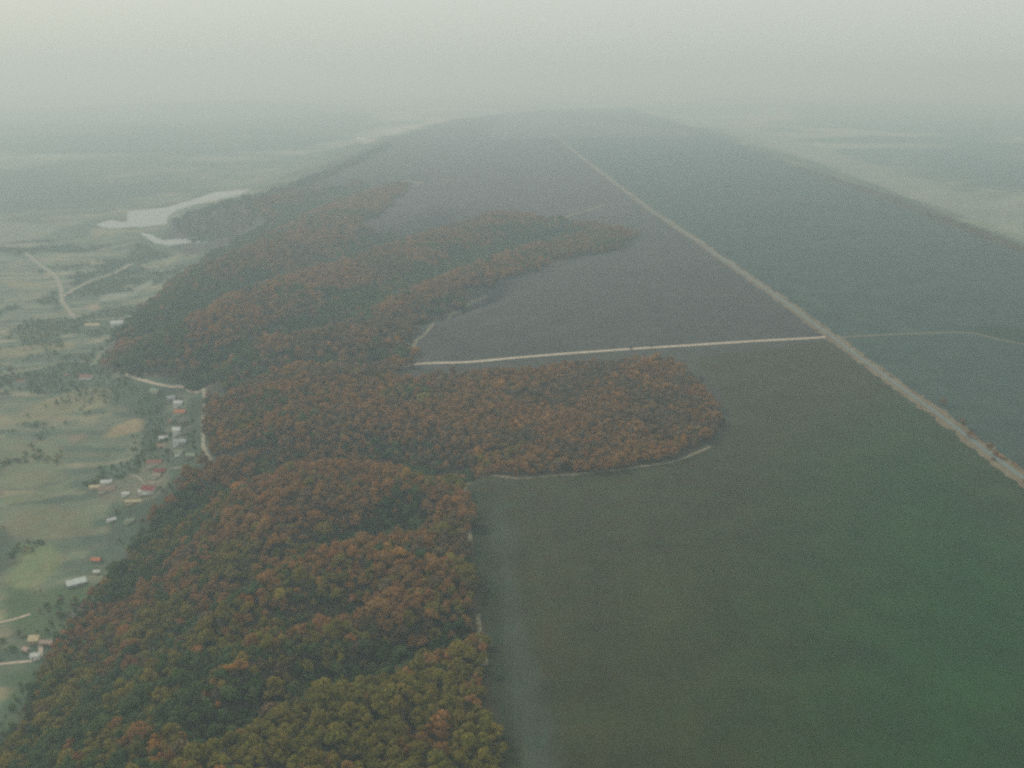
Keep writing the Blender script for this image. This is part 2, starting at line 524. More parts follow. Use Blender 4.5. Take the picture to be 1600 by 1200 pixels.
# ------------------------------------------------------------------ lakes
def sheet(name, px, mat, z):
    pts = lvl(px, z)
    c = (sum(p[0] for p in pts) / len(pts), sum(p[1] for p in pts) / len(pts))
    # refine the shore with small irregularities
    out = []
    for i in range(len(pts)):
        a, b_ = pts[i], pts[(i + 1) % len(pts)]
        L = math.hypot(b_[0] - a[0], b_[1] - a[1]); n = max(2, int(L / 28))
        for k in range(n):
            q = k / n
            j = 5 * math.sin(k * 2.1 + i) + rnd.uniform(-4, 4)
            nx_, ny_ = -(b_[1] - a[1]) / L, (b_[0] - a[0]) / L
            out.append((a[0] + (b_[0] - a[0]) * q + nx_ * j, a[1] + (b_[1] - a[1]) * q + ny_ * j, z))
    return mesh_obj(name, out, [list(range(len(out)))], mat, kind='structure')

LAKE_PX = [(148, 351), (172, 343), (196, 347), (198, 331), (225, 327), (258, 324), (300, 312), (335, 300), (370, 297), (396, 295),
           (388, 302), (345, 311), (300, 321), (278, 328), (264, 338), (262, 350), (225, 354), (185, 357), (160, 356)]
POND_PX = [(212, 362), (238, 366), (256, 375), (290, 372), (325, 367), (350, 375), (335, 380), (300, 379), (262, 384), (240, 380)]
LAKE_Z, POND_Z = -74.0, -80.0
# the basin is levelled under each lake
co = np.empty(len(me.vertices) * 3, np.float32); me.vertices.foreach_get('co', co); co = co.reshape(-1, 3)
for px, z in ((LAKE_PX, LAKE_Z), (POND_PX, POND_Z)):
    s = sdist(gx, gy, lvl(px, z))
    k = smooth(1 - (s - 15) / 120)
    tgt = z + np.clip(s * .12, -3, 5) + .3
    co[:, 2] = co[:, 2] * (1 - k) + tgt * k
me.vertices.foreach_set('co', co.ravel()); me.update()
HZ = co[:, 2].reshape(ny, nx).astype(float)

def surf(x, y):                    # height of the finished ground sheet
    x = np.asarray(x, float); y = np.asarray(y, float)
    i = np.clip(np.searchsorted(xs, x) - 1, 0, nx - 2); j = np.clip(np.searchsorted(ys, y) - 1, 0, ny - 2)
    fx = (x - xs[i]) / (xs[i + 1] - xs[i]); fy = (y - ys[j]) / (ys[j + 1] - ys[j])
    return (HZ[j, i] * (1 - fx) + HZ[j, i + 1] * fx) * (1 - fy) + (HZ[j + 1, i] * (1 - fx) + HZ[j + 1, i + 1] * fx) * fy

sheet('lake', LAKE_PX, water_mat, LAKE_Z)
sheet('pond', POND_PX, water_mat, POND_Z)

# ------------------------------------------------------------------ roads and tracks
def path_pts(px, step=6.0, world=False):
    pts = px if world else gpoly(px)
    out = []
    n = len(pts)
    for i in range(n - 1):         # Catmull-Rom through the points
        p0 = np.array(pts[max(i - 1, 0)]); p1 = np.array(pts[i]); p2 = np.array(pts[i + 1]); p3 = np.array(pts[min(i + 2, n - 1)])
        L = np.linalg.norm(p2 - p1); m = max(2, int(L / step))
        for k in range(m):
            q = k / m
            out.append(.5 * ((2 * p1) + (-p0 + p2) * q + (2 * p0 - 5 * p1 + 4 * p2 - p3) * q * q + (-p0 + 3 * p1 - 3 * p2 + p3) * q ** 3))
    out.append(np.array(pts[-1], float))
    return np.array(out)

ROUTES = []
def ribbon(name, px, width, mat, lift=.25, step=6.0, ragged=.12, world=False, taper=False, kind='structure', offset=0):
    P = path_pts(px, step, world)
    ROUTES.append((P[::3], width))
    T = np.gradient(P, axis=0); T /= np.linalg.norm(T, axis=1)[:, None] + 1e-9
    N = np.stack([-T[:, 1], T[:, 0]], 1)
    P = P + N * offset
    m = 5 if width > 5 else 3
    n = len(P)
    s = np.arange(n) * step
    wl = width / 2 * (1 + ragged * 2 * (fbm(s, s * 0 + 7, 15, len(name), 3) - .5) * 2)
    wr = width / 2 * (1 + ragged * 2 * (fbm(s, s * 0 + 99, 13, len(name) + 3, 3) - .5) * 2)
    if taper:
        k = np.clip(np.minimum(np.arange(n), np.arange(n)[::-1]) / 6, .15, 1); wl = wl * k; wr = wr * k
    V = []
    for j in range(m):
        q = j / (m - 1) * 2 - 1
        off = np.where(q < 0, q * wl, q * wr)
        X = P[:, 0] + N[:, 0] * off; Y = P[:, 1] + N[:, 1] * off
        V.append(np.stack([X, Y, surf(X, Y) + lift], 1))
    V = np.stack(V, 1).reshape(-1, 3)
    ii = (np.arange(n - 1)[:, None] * m + np.arange(m - 1)[None, :]).ravel()
    F = np.stack([ii, ii + m, ii + m + 1, ii + 1], 1)
    me_ = np_mesh(name, V, F[:, ::-1], mat)
    o = bpy.data.objects.new(name, me_); COL.objects.link(o)
    o['kind'] = kind
    return o, P, N

MAIN = [(858, 203), (930, 262), (1000, 315), (1130, 405), (1300, 526), (1450, 636), (1600, 748), (1900, 973)]
_, MP, MN = ribbon('road_verge', MAIN, 22, verge_mat, .22, 4, .32)
ribbon('main_road', MAIN, 5.2, asphalt_mat, .40, 6, .03)
ribbon('dirt_road', [(636, 572), (720, 566.5), (820, 558), (920, 550), (1000, 544.5), (1080, 539.5), (1180, 533), (1290, 527)],
       6.6, white_road, .30, 6, .10)
ribbon('dirt_road', [(1306, 528), (1350, 525), (1420, 522), (1480, 520), (1520, 521), (1555, 529), (1600, 538), (1700, 556)],
       6.8, track_mat, .30, 6, .25)
ribbon('track', [(735, 850), (727, 800), (723, 775), (730, 756), (750, 749), (800, 747.5), (860, 744), (940, 737), (1010, 728), (1060, 719), (1110, 698)],
       4.0, track_mat, .26, 6, .3)
ribbon('track', [(645, 545), (651, 532), (670, 515), (700, 500), (722, 487), (738, 472), (762, 462)], 5.5, track_mat, .26, 6, .3)
ribbon('track', [(860, 346), (900, 334), (940, 322), (980, 318), (1002, 318)], 12, track_mat, .3, 10, .3)
ribbon('track', [(610, 287), (650, 284), (700, 285)], 16, track_mat, .4, 12, .3)
ribbon('track', [(1160, 305), (1190, 309), (1225, 307), (1262, 311)], 12, track_mat, .4, 12, .5)
ribbon('track', [(1000, 312), (1060, 309), (1160, 305)], 7, track_mat, .4, 12, .5)
ribbon('track', [(1255, 532), (1270, 534), (1285, 533)], 5, track_mat, .3, 6, .4, taper=True)
ribbon('track', [(747, 960), (751, 1000), (758, 1040)], 3.4, track_mat, .26, 6, .4)
village = simple_mat('village_gravel', (.36, .30, .23), .3, .3)
field_path = simple_mat('grassy_lane', (.15, .155, .11), .25, .35)
vl = simple_mat('trodden_earth', (.21, .20, .15), .25, .35)
ribbon('village_road', [(196, 585), (215, 592), (240, 599), (265, 604), (290, 607), (319, 608)], 4.6, village, .35, 5, .1)
ribbon('village_road', [(319, 608), (319, 625), (318, 650), (317, 680), (319, 700), (326, 716), (330, 722)], 4.2, vl, .35, 5, .3)
ribbon('village_road', [(147, 570), (152, 560), (160, 549), (178, 535), (188, 520), (200, 505), (214, 497)], 3.0, field_path, .35, 5, .35)
ribbon('village_road', [(40, 395), (60, 412), (85, 430), (95, 450), (97, 468), (105, 482), (117, 497)], 9, vl, .35, 6, .3)
ribbon('village_road', [(97, 464), (120, 450), (150, 436), (180, 426), (207, 412)], 11, vl, .35, 6, .3)
ribbon('village_road', [(133, 501), (160, 499), (190, 497), (220, 494)], 6, vl, .35, 5, .3)
ribbon('farm_lane', [(-60, 990), (0, 973), (22, 968), (47, 960)], 3.4, village, .3, 4, .15)
ribbon('farm_lane', [(-60, 1046), (0, 1038), (30, 1035), (58, 1031), (64, 1015), (60, 1000)], 3.4, village, .3, 4, .15)
ribbon('farm_lane', [(266, 732), (278, 731), (288, 731)], 3, village, .3, 4, .15, taper=True)
ribbon('farm_lane', [(222, 758), (237, 754), (257, 751)], 3, village, .3, 4, .15, taper=True)
ribbon('farm_lane', [(193, 772), (210, 766), (224, 763)], 3, vl, .3, 4, .15, taper=True)
ribbon('farm_lane', [(200, 742), (214, 745), (222, 752), (228, 757)], 3, vl, .3, 4, .15, taper=True)
ribbon('farm_lane', [(0, 586), (30, 580), (70, 574)], 5, vl, .3, 5, .3)

# ------------------------------------------------------------------ tree models
def crown_geo(seed, W=5.0, H=7.5, z0=3.0, lumps=9, per=52, q=.95, squash=1.0):
    g = np.random.default_rng(seed)
    Vs = []
    for k in range(lumps):
        a = k * 2.4 + g.uniform(-.4, .4)
        zz = g.uniform(.22, .86) if k else .84
        r = W * (.66 * math.sin(math.pi * min(1, zz * .8 + .16))) * g.uniform(.6, 1.05) * (0.15 if k == 0 else 1)
        c = np.array([math.cos(a) * r, math.sin(a) * r, z0 + H * zz * squash])
        R_ = W * g.uniform(.34, .52)
        d = g.normal(size=(per, 3)); d[:, 2] = np.abs(d[:, 2]) * .9 + d[:, 2] * .35
        d /= np.linalg.norm(d, axis=1)[:, None]
        p = c + d * R_ * g.uniform(.72, 1.05, (per, 1)) * np.array([1, 1, .85])
        nrm = d + g.normal(size=(per, 3)) * .5
        nrm /= np.linalg.norm(nrm, axis=1)[:, None]
        t_ = np.cross(nrm, g.normal(size=(per, 3))); t_ /= np.linalg.norm(t_, axis=1)[:, None]
        b_ = np.cross(nrm, t_)
        s1 = q * g.uniform(.55, 1.25, (per, 1)); s2 = q * g.uniform(.4, .95, (per, 1))
        Vs.append(np.stack([p - t_ * s1, p + b_ * s2 + nrm * .15, p + t_ * s1 * .9, p - b_ * s2 - nrm * .1], 1).reshape(-1, 3))
    V = np.concatenate(Vs); F = np.arange(len(V)).reshape(-1, 4)
    return V, F

def tube(points, radii, n=6):
    V = []; F = []
    for k, (p, r) in enumerate(zip(points, radii)):
        for j in range(n):
            a = 2 * math.pi * j / n
            V.append((p[0] + math.cos(a) * r, p[1] + math.sin(a) * r, p[2]))
    for k in range(len(points) - 1):
        for j in range(n):
            F.append((k * n + j, k * n + (j + 1) % n, (k + 1) * n + (j + 1) % n, (k + 1) * n + j))
    return V, F

def trunk_geo(seed, H=8.5, r=.32):
    g = random.Random(seed)
    V, F = tube([(0, 0, -.6), (.05, 0, H * .35), (g.uniform(-.2, .2), .1, H * .7), (0, 0, H)], [r * 1.3, r, r * .6, r * .2])
    for k in range(4):
        a = k * 1.6 + g.uniform(0, .6); L = g.uniform(2.4, 3.6); zb = H * g.uniform(.35, .6)
        v, f = tube([(0, 0, zb), (math.cos(a) * L * .5, math.sin(a) * L * .5, zb + L * .5), (math.cos(a) * L, math.sin(a) * L, zb + L * .9)],
                    [r * .45, r * .3, r * .12], 5)
        o = len(V); V += v; F += [tuple(i + o for i in q) for q in f]
    return V, F

FULL = []      # (crown mesh, trunk mesh)
specs = [dict(W=5.2, H=7.6, z0=2.6, lumps=10), dict(W=4.5, H=8.6, z0=3.0, lumps=10), dict(W=5.8, H=6.8, z0=2.4, lumps=12),
         dict(W=4.2, H=7.0, z0=2.2, lumps=8), dict(W=5.0, H=9.0, z0=2.6, lumps=12)]
for k, s_ in enumerate(specs):
    V, F = crown_geo(100 + k, per=60, q=.72, **s_)
    cm = np_mesh('crown', V, F, leaf_mat)
    tv, tf = trunk_geo(k, H=s_['z0'] + s_['H'] * .75)
    tm = np_mesh('trunk', tv, tf, bark_mat)
    FULL.append((cm, tm))

def make_tree(name, label, cat, x, y, s, tint, k, group=None, rz=None, sz=1.0, z=None):
    zz = float(surf(x, y)) if z is None else z
    r = thing(name, label, cat, (x, y, zz - .1), rnd.uniform(0, 6.28) if rz is None else rz, group)
    r.scale = (s, s, s * sz)
    cm, tm = FULL[k % len(FULL)]
    c = bpy.data.objects.new('crown', cm); COL.objects.link(c); c.parent = r
    c['tint'] = [float(q) for q in tint]
    q_ = bpy.data.objects.new('trunk', tm); COL.objects.link(q_); q_.parent = r
    return r

# ------------------------------------------------------------------ where the trees stand
def scatter(poly, spacing, jitter=.42, keep=1.0, soft=0, ragged=0):
    px = [p[0] for p in poly]; py = [p[1] for p in poly]
    X, Y = np.meshgrid(np.arange(min(px), max(px), spacing), np.arange(min(py), max(py), spacing * .87))
    X = X + (np.arange(X.shape[0])[:, None] % 2) * spacing / 2
    X = X.ravel() + rng.uniform(-jitter, jitter, X.size) * spacing
    Y = Y.ravel() + rng.uniform(-jitter, jitter, Y.size) * spacing
    m = sdist(X, Y, poly) + (fbm(X, Y, 45, 91, 2) - .5) * ragged < -soft
    m &= rng.random(X.size) < keep
    return X[m], Y[m]

C_OLIVE = np.array([.200, .168, .028]); C_RUST = np.array([.280, .145, .045]); C_ORANGE = np.array([.37, .190, .038])
C_GREEN = np.array([.082, .118, .036]); C_YELLOW = np.array([.28, .225, .040]); C_BROWN = np.array([.175, .120, .060])
PAL = np.array([C_OLIVE, C_RUST, C_ORANGE, C_GREEN, C_YELLOW, C_BROWN])
PN = ['olive green', 'rust red', 'orange', 'dark green', 'golden yellow', 'dull brown']

def tints(X, Y, weights, patch=55, seed=0):
    # weights: n x 6 share of every kind of tree; kinds cluster in patches
    n = len(X)
    keys = np.stack([fbm(X, Y, patch, 200 + seed + 13 * k, 3) for k in range(6)], 1)
    keys = (keys - .5) * 3.4 + rng.gumbel(size=(n, 6)) * .27 + np.log(weights + 1e-6)
    k = keys.argmax(1)
    C = PAL[k] * rng.uniform(.78, 1.22, (n, 1)) * rng.uniform(.93, 1.07, (n, 3))
    return C, k

def pix_of(x, y, z):
    dx, dy, dz = x, y, z - CAM_H
    depth = dy * cp - dz * sp
    up = dy * sp + dz * cp
    return 800 + FPX * dx / depth, 600 - FPX * up / depth, depth

def with_ravines(X, Y, W):            # greener kinds of tree in the gullies, their dark tint standing in for shade
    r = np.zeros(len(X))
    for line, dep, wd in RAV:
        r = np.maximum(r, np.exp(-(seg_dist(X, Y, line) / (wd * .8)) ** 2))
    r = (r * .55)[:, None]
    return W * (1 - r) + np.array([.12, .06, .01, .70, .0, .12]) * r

# near wood
X, Y = scatter(NEAR_WOOD, 6.7, ragged=24)
Zg = surf(X, Y)
PX, PY, D = pix_of(X, Y, Zg + 8)
g = np.clip((PY - 720) / 480, 0, 1)[:, None]; lf = np.clip((420 - PX) / 380, 0, 1)[:, None]
Wt = np.array([.16, .46, .12, .13, .03, .22]) * (1 - g) + np.array([.44, .14, .16, .10, .16, .06]) * g
Wt = Wt * (1 - lf * .75) + np.array([.28, .14, .05, .60, .03, .18]) * lf * .75
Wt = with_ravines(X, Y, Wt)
T, K = tints(X, Y, Wt, 50, 0)
S = np.exp(rng.normal(0, .24, len(X))) * .80 * (.75 + .5 * fbm(X, Y, 70, 5, 2))
inview = (PX > -30) & (PX < 1640) & (PY < 1225)
order = np.where(inview, D, 1e9).argsort()
N_IND = 268
ind = order[:N_IND]
rest = np.setdiff1d(np.arange(len(X)), ind)
edge_d = seg_dist(X, Y, NEAR_WOOD, True)
py_cut = np.quantile(PY[ind], [.25, .5, .75])
ROWS = ['upper band', 'upper middle band', 'lower middle band', 'bottom edge']
SZ = ['small', 'middling', 'large']
sz_cut = np.quantile(S[ind], [.33, .67])
cells = {}
for i in ind:
    row = int(np.searchsorted(py_cut, PY[i])); size = int(np.searchsorted(sz_cut, S[i]))
    side = 2 if (PX[i] > 690 and edge_d[i] < 16) else int(PX[i] > 430)
    cells.setdefault((row, size, int(K[i]), side), []).append(i)
ORD = ['leftmost', 'second from left', 'third from left', 'fourth from left', 'fifth from left', 'sixth from left', 'seventh from left',
       'eighth from left', 'ninth from left', 'tenth from left', 'eleventh from left', 'twelfth from left'] + ['%s from left' % q for q in ('thirteenth', 'fourteenth', 'fifteenth',
       'sixteenth', 'seventeenth', 'eighteenth', 'nineteenth', 'twentieth')]
SIDE = ['left part', 'right part', 'field edge']
for (row, size, kind, side), members in cells.items():
    members.sort(key=lambda i: PX[i])
    for n_, i in enumerate(members):
        if len(members) == 1:
            lab = 'only %s %s tree, near wood %s, %s' % (SZ[size], PN[kind], ROWS[row], SIDE[side])
        else:
            lab = '%s %s %s tree, near wood %s, %s' % (ORD[min(n_, 19)], SZ[size], PN[kind], ROWS[row], SIDE[side])
        make_tree('broadleaf_tree', lab, 'tree', float(X[i]), float(Y[i]), float(S[i]), T[i],
                  int(rnd.random() * 5), group='%s trees in the near wood' % PN[kind], sz=rnd.uniform(.85, 1.2))

# ---- single trees that stand out
def lone(px, py, s, tint, k, label, name='broadleaf_tree', sz=1.0, cat='tree'):
    x, y, z = ground_at(px, py)
    return make_tree(name, label, cat, float(x[0]), float(y[0]), s, tint, k, sz=sz)
lone(195, 1002, 1.35, (.34, .155, .04), 2, 'big bright orange round tree on the left slope of the near wood')
lone(170, 1045, .8, (.26, .19, .04), 0, 'small golden tree just below the big orange tree on the left slope')
lone(708, 1035, 1.15, (.27, .20, .04), 1, 'bright golden yellow tree near the field edge, halfway down the near wood')
lone(912, 722, 1.0, (.46, .16, .035), 3, 'slim fiery orange tree on the near edge of the middle wood', sz=1.35)
lone(353, 880, 1.0, (.26, .11, .04), 0, 'orange rust tree above the dark hollow in the near wood')
lone(472, 708, 1.1, (.24, .10, .04), 2, 'rust orange tree in the gully between the two woods')
lone(523, 880, 1.05, (.27, .11, .03), 2, 'orange tree beside the dark red clump of the near wood')

# ------------------------------------------------------------------ massed woods, made of leafy instances
def wood_object(name, X, Y, S, T, models, sz=(.85, 1.2)):
    n = len(X)
    Z = surf(X, Y) - .15
    me_ = bpy.data.meshes.new(name)
    me_.vertices.add(n)
    me_.vertices.foreach_set('co', np.stack([X, Y, Z], 1).astype(np.float32).ravel())
    def att(nm, typ, arr, key='value'):
        a = me_.attributes.new(nm, typ, 'POINT')
        a.data.foreach_set(key, np.asarray(arr).ravel())
    sc3 = np.stack([S, S, S * rng.uniform(*sz, n)], 1).astype(np.float32)
    att('size', 'FLOAT_VECTOR', sc3, 'vector')
    att('turn', 'FLOAT_VECTOR', np.stack([np.zeros(n), np.zeros(n), rng.uniform(0, 6.28, n)], 1).astype(np.float32), 'vector')
    att('tint', 'FLOAT_COLOR', np.concatenate([T, np.ones((n, 1))], 1).astype(np.float32), 'color')
    att('model', 'INT', rng.integers(0, len(models), n).astype(np.int32))
    o = bpy.data.objects.new(name, me_); COL.objects.link(o)
    o['kind'] = 'stuff'
    ng = bpy.data.node_groups.new(name, 'GeometryNodeTree')
    ng.interface.new_socket('Geometry', in_out='INPUT', socket_type='NodeSocketGeometry')
    ng.interface.new_socket('Geometry', in_out='OUTPUT', socket_type='NodeSocketGeometry')
    gi = ng.nodes.new('NodeGroupInput'); go = ng.nodes.new('NodeGroupOutput')
    join = ng.nodes.new('GeometryNodeJoinGeometry')
    def named(nm, dt):
        q = ng.nodes.new('GeometryNodeInputNamedAttribute'); q.data_type = dt
        q.inputs['Name'].default_value = nm
        return q.outputs['Attribute']
    size, turn, model = named('size', 'FLOAT_VECTOR'), named('turn', 'FLOAT_VECTOR'), named('model', 'INT')
    e2r = ng.nodes.new('FunctionNodeEulerToRotation'); ng.links.new(turn, e2r.inputs[0])
    for k, src in enumerate(models):
        cmpn = ng.nodes.new('FunctionNodeCompare'); cmpn.data_type = 'INT'; cmpn.operation = 'EQUAL'
        ng.links.new(model, cmpn.inputs[2]); cmpn.inputs[3].default_value = k
        inst = ng.nodes.new('GeometryNodeInstanceOnPoints')
        oi = ng.nodes.new('GeometryNodeObjectInfo'); oi.inputs['Object'].default_value = src
        oi.transform_space = 'ORIGINAL'
        ng.links.new(gi.outputs[0], inst.inputs['Points'])
        ng.links.new(cmpn.outputs[0], inst.inputs['Selection'])
        ng.links.new(oi.outputs['Geometry'], inst.inputs['Instance'])
        ng.links.new(e2r.outputs[0], inst.inputs['Rotation'])
        ng.links.new(size, inst.inputs['Scale'])
        ng.links.new(inst.outputs[0], join.inputs[0])
    ng.links.new(join.outputs[0], go.inputs[0])
    md = o.modifiers.new('trees', 'NODES'); md.node_group = ng
    return o

# one real tree of each model stands in the wood and lends its crown to the mass
src_crowns = []
for k in range(5):
    for c in COL.objects:
        if c.name.startswith('crown') and c.data == FULL[k][0]:
            src_crowns.append(c); break
# lighter crowns for the farther woods: they belong to five trees standing in the middle wood
LOW = []
for k in range(4):
    V, F = crown_geo(300 + k, W=[5.2, 4.6, 5.8, 4.9][k], H=[7.2, 8.4, 6.8, 7.8][k], z0=1.9, lumps=[8, 7, 9, 8][k], per=24, q=1.25)
    LOW.append((np_mesh('crown', V, F, leaf_mat), FULL[k][1]))
keepF = FULL
FULL = LOW
src_low = []
for k, (px, py, lab) in enumerate([
        (1128, 664, 'rounded brown tree at the rightmost tip of the middle wood'),
        (1096, 600, 'low brown tree at the upper right corner of the middle wood'),
        (985, 547, 'dark tree on the white dirt road, left of the pair over the road'),
        (1018, 545, 'dark tree on the white dirt road, right of the pair over the road')]):
    tr = lone(px, py, .95 if k < 2 else .62, (.10, .07, .035) if k < 2 else (.05, .055, .035), k, lab)
    src_low.append(tr.children[0])
lone(1474, 633, .9, (.21, .125, .055), 0, 'pale brown tree standing apart behind the main road, farthest of the roadside clump')
lone(1503, 668, 1.0, (.20, .14, .07), 1, 'tan tree on the far verge of the main road, second of the clump')
lone(1515, 684, .8, (.24, .12, .05), 2, 'rust coloured tree on the main road verge just left of the widest bushes')
lone(1546, 702, .9, (.24, .14, .06), 3, 'broad tan bush on the main road between rust tree and photo edge', 'roadside_bush', .7, 'bush')
lone(1556, 712, .8, (.26, .12, .05), 0, 'rust orange bush on the near verge of the main road', 'roadside_bush', .6, 'bush')
lone(1137, 398, .9, (.16, .14, .08), 1, 'small lone bush beside the far stretch of the main road', 'roadside_bush', .7, 'bush')
FULL = keepF

wood_object('near_wood', X[rest], Y[rest], S[rest], T[rest], src_crowns)

X, Y = scatter(MID_WOOD, 7.4, ragged=16)
PX, PY, D = pix_of(X, Y, surf(X, Y) + 8)
lf = np.clip((700 - PX) / 380, 0, 1)[:, None]
Wt = np.array([.08, .44, .16, .05, .02, .30]) * (1 - lf) + np.array([.12, .34, .03, .25, .01, .35]) * lf
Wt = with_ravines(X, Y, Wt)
T, K = tints(X, Y, Wt, 60, 5)
wood_object('middle_wood', X, Y, np.exp(rng.normal(0, .2, len(X))) * .84, T, src_low)

X, Y = scatter(FAR_WOOD, 11.5, ragged=60)
rr = np.hypot(X, Y)
PX, PY, D = pix_of(X, Y, surf(X, Y) + 8)
Wt = np.array([.10, .40, .12, .16, .02, .34]) * np.ones((len(X), 1))
lo = (surf(X, Y) < -22)[:, None]
Wt = np.where(lo, np.array([.14, .30, .10, .40, .02, .25]), Wt)
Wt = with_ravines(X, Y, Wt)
T, K = tints(X, Y, Wt, 120, 9)
wood_object('far_wood', X, Y, rng.uniform(1.0, 1.6, len(X)), T, src_low)

# fringe woods on the plateau rim and across the valley
XX, YY, TT, SS = [], [], [], []
for poly, sp_, s_, keep in ((RIGHT_FRINGE, 13, .6, .14), (LEFT_FAR_FRINGE, 15, 1.0, .6)):
    X, Y = scatter(poly, sp_, keep=keep, ragged=40)
    T, K = tints(X, Y, np.array([.25, .06, .01, .55, .0, .25]) * np.ones((len(X), 1)), 200, 12)
    XX.append(X); YY.append(Y); TT.append(T * .85); SS.append(rng.uniform(.8, 1.2, len(X)) * s_)
wood_object('rim_wood', np.concatenate(XX), np.concatenate(YY), np.concatenate(SS), np.concatenate(TT), src_low)

# scrub, orchards and hedges of the left valley
VAL_AREA = gpoly([(-160, 1400), (-160, 400), (60, 375), (200, 385), (300, 400), (235, 470), (180, 520), (160, 575), (210, 598),
                  (316, 612), (312, 735), (250, 800), (215, 860), (175, 950), (110, 1060), (60, 1190), (-40, 1400)])
X, Y = scatter(VAL_AREA, 6.6, keep=.85)
a_ = R(12)
u = X * math.cos(a_) + Y * math.sin(a_); v = -X * math.sin(a_) + Y * math.cos(a_)
v = v + (fbm(X, Y, 260, 43, 2) - .5) * 90
hedge = np.exp(-(((v % 30) - 15) / 4.5) ** 2)
PX, PY, D = pix_of(X, Y, surf(X, Y))
dens = smooth((fbm(X, Y, 110, 77, 4) - .49) / .10) * .92 + hedge * .03
dens = np.maximum(dens, .75 * np.exp(-((PX - 262) / 56) ** 2 - ((PY - 690) / 100) ** 2))
dens = np.maximum(dens, .9 * np.clip((PY - 900) / 80, 0, 1) * np.clip((PX - 40) / 60, 0, 1))
dens = np.maximum(dens, .55 * np.exp(-((PX - 205) / 40) ** 2 - ((PY - 830) / 50) ** 2))
for poly, col, soft in COVER:
    if sum(col) > .45:
        dens = np.where(sdist(X, Y, poly) < 3, dens * .06, dens)
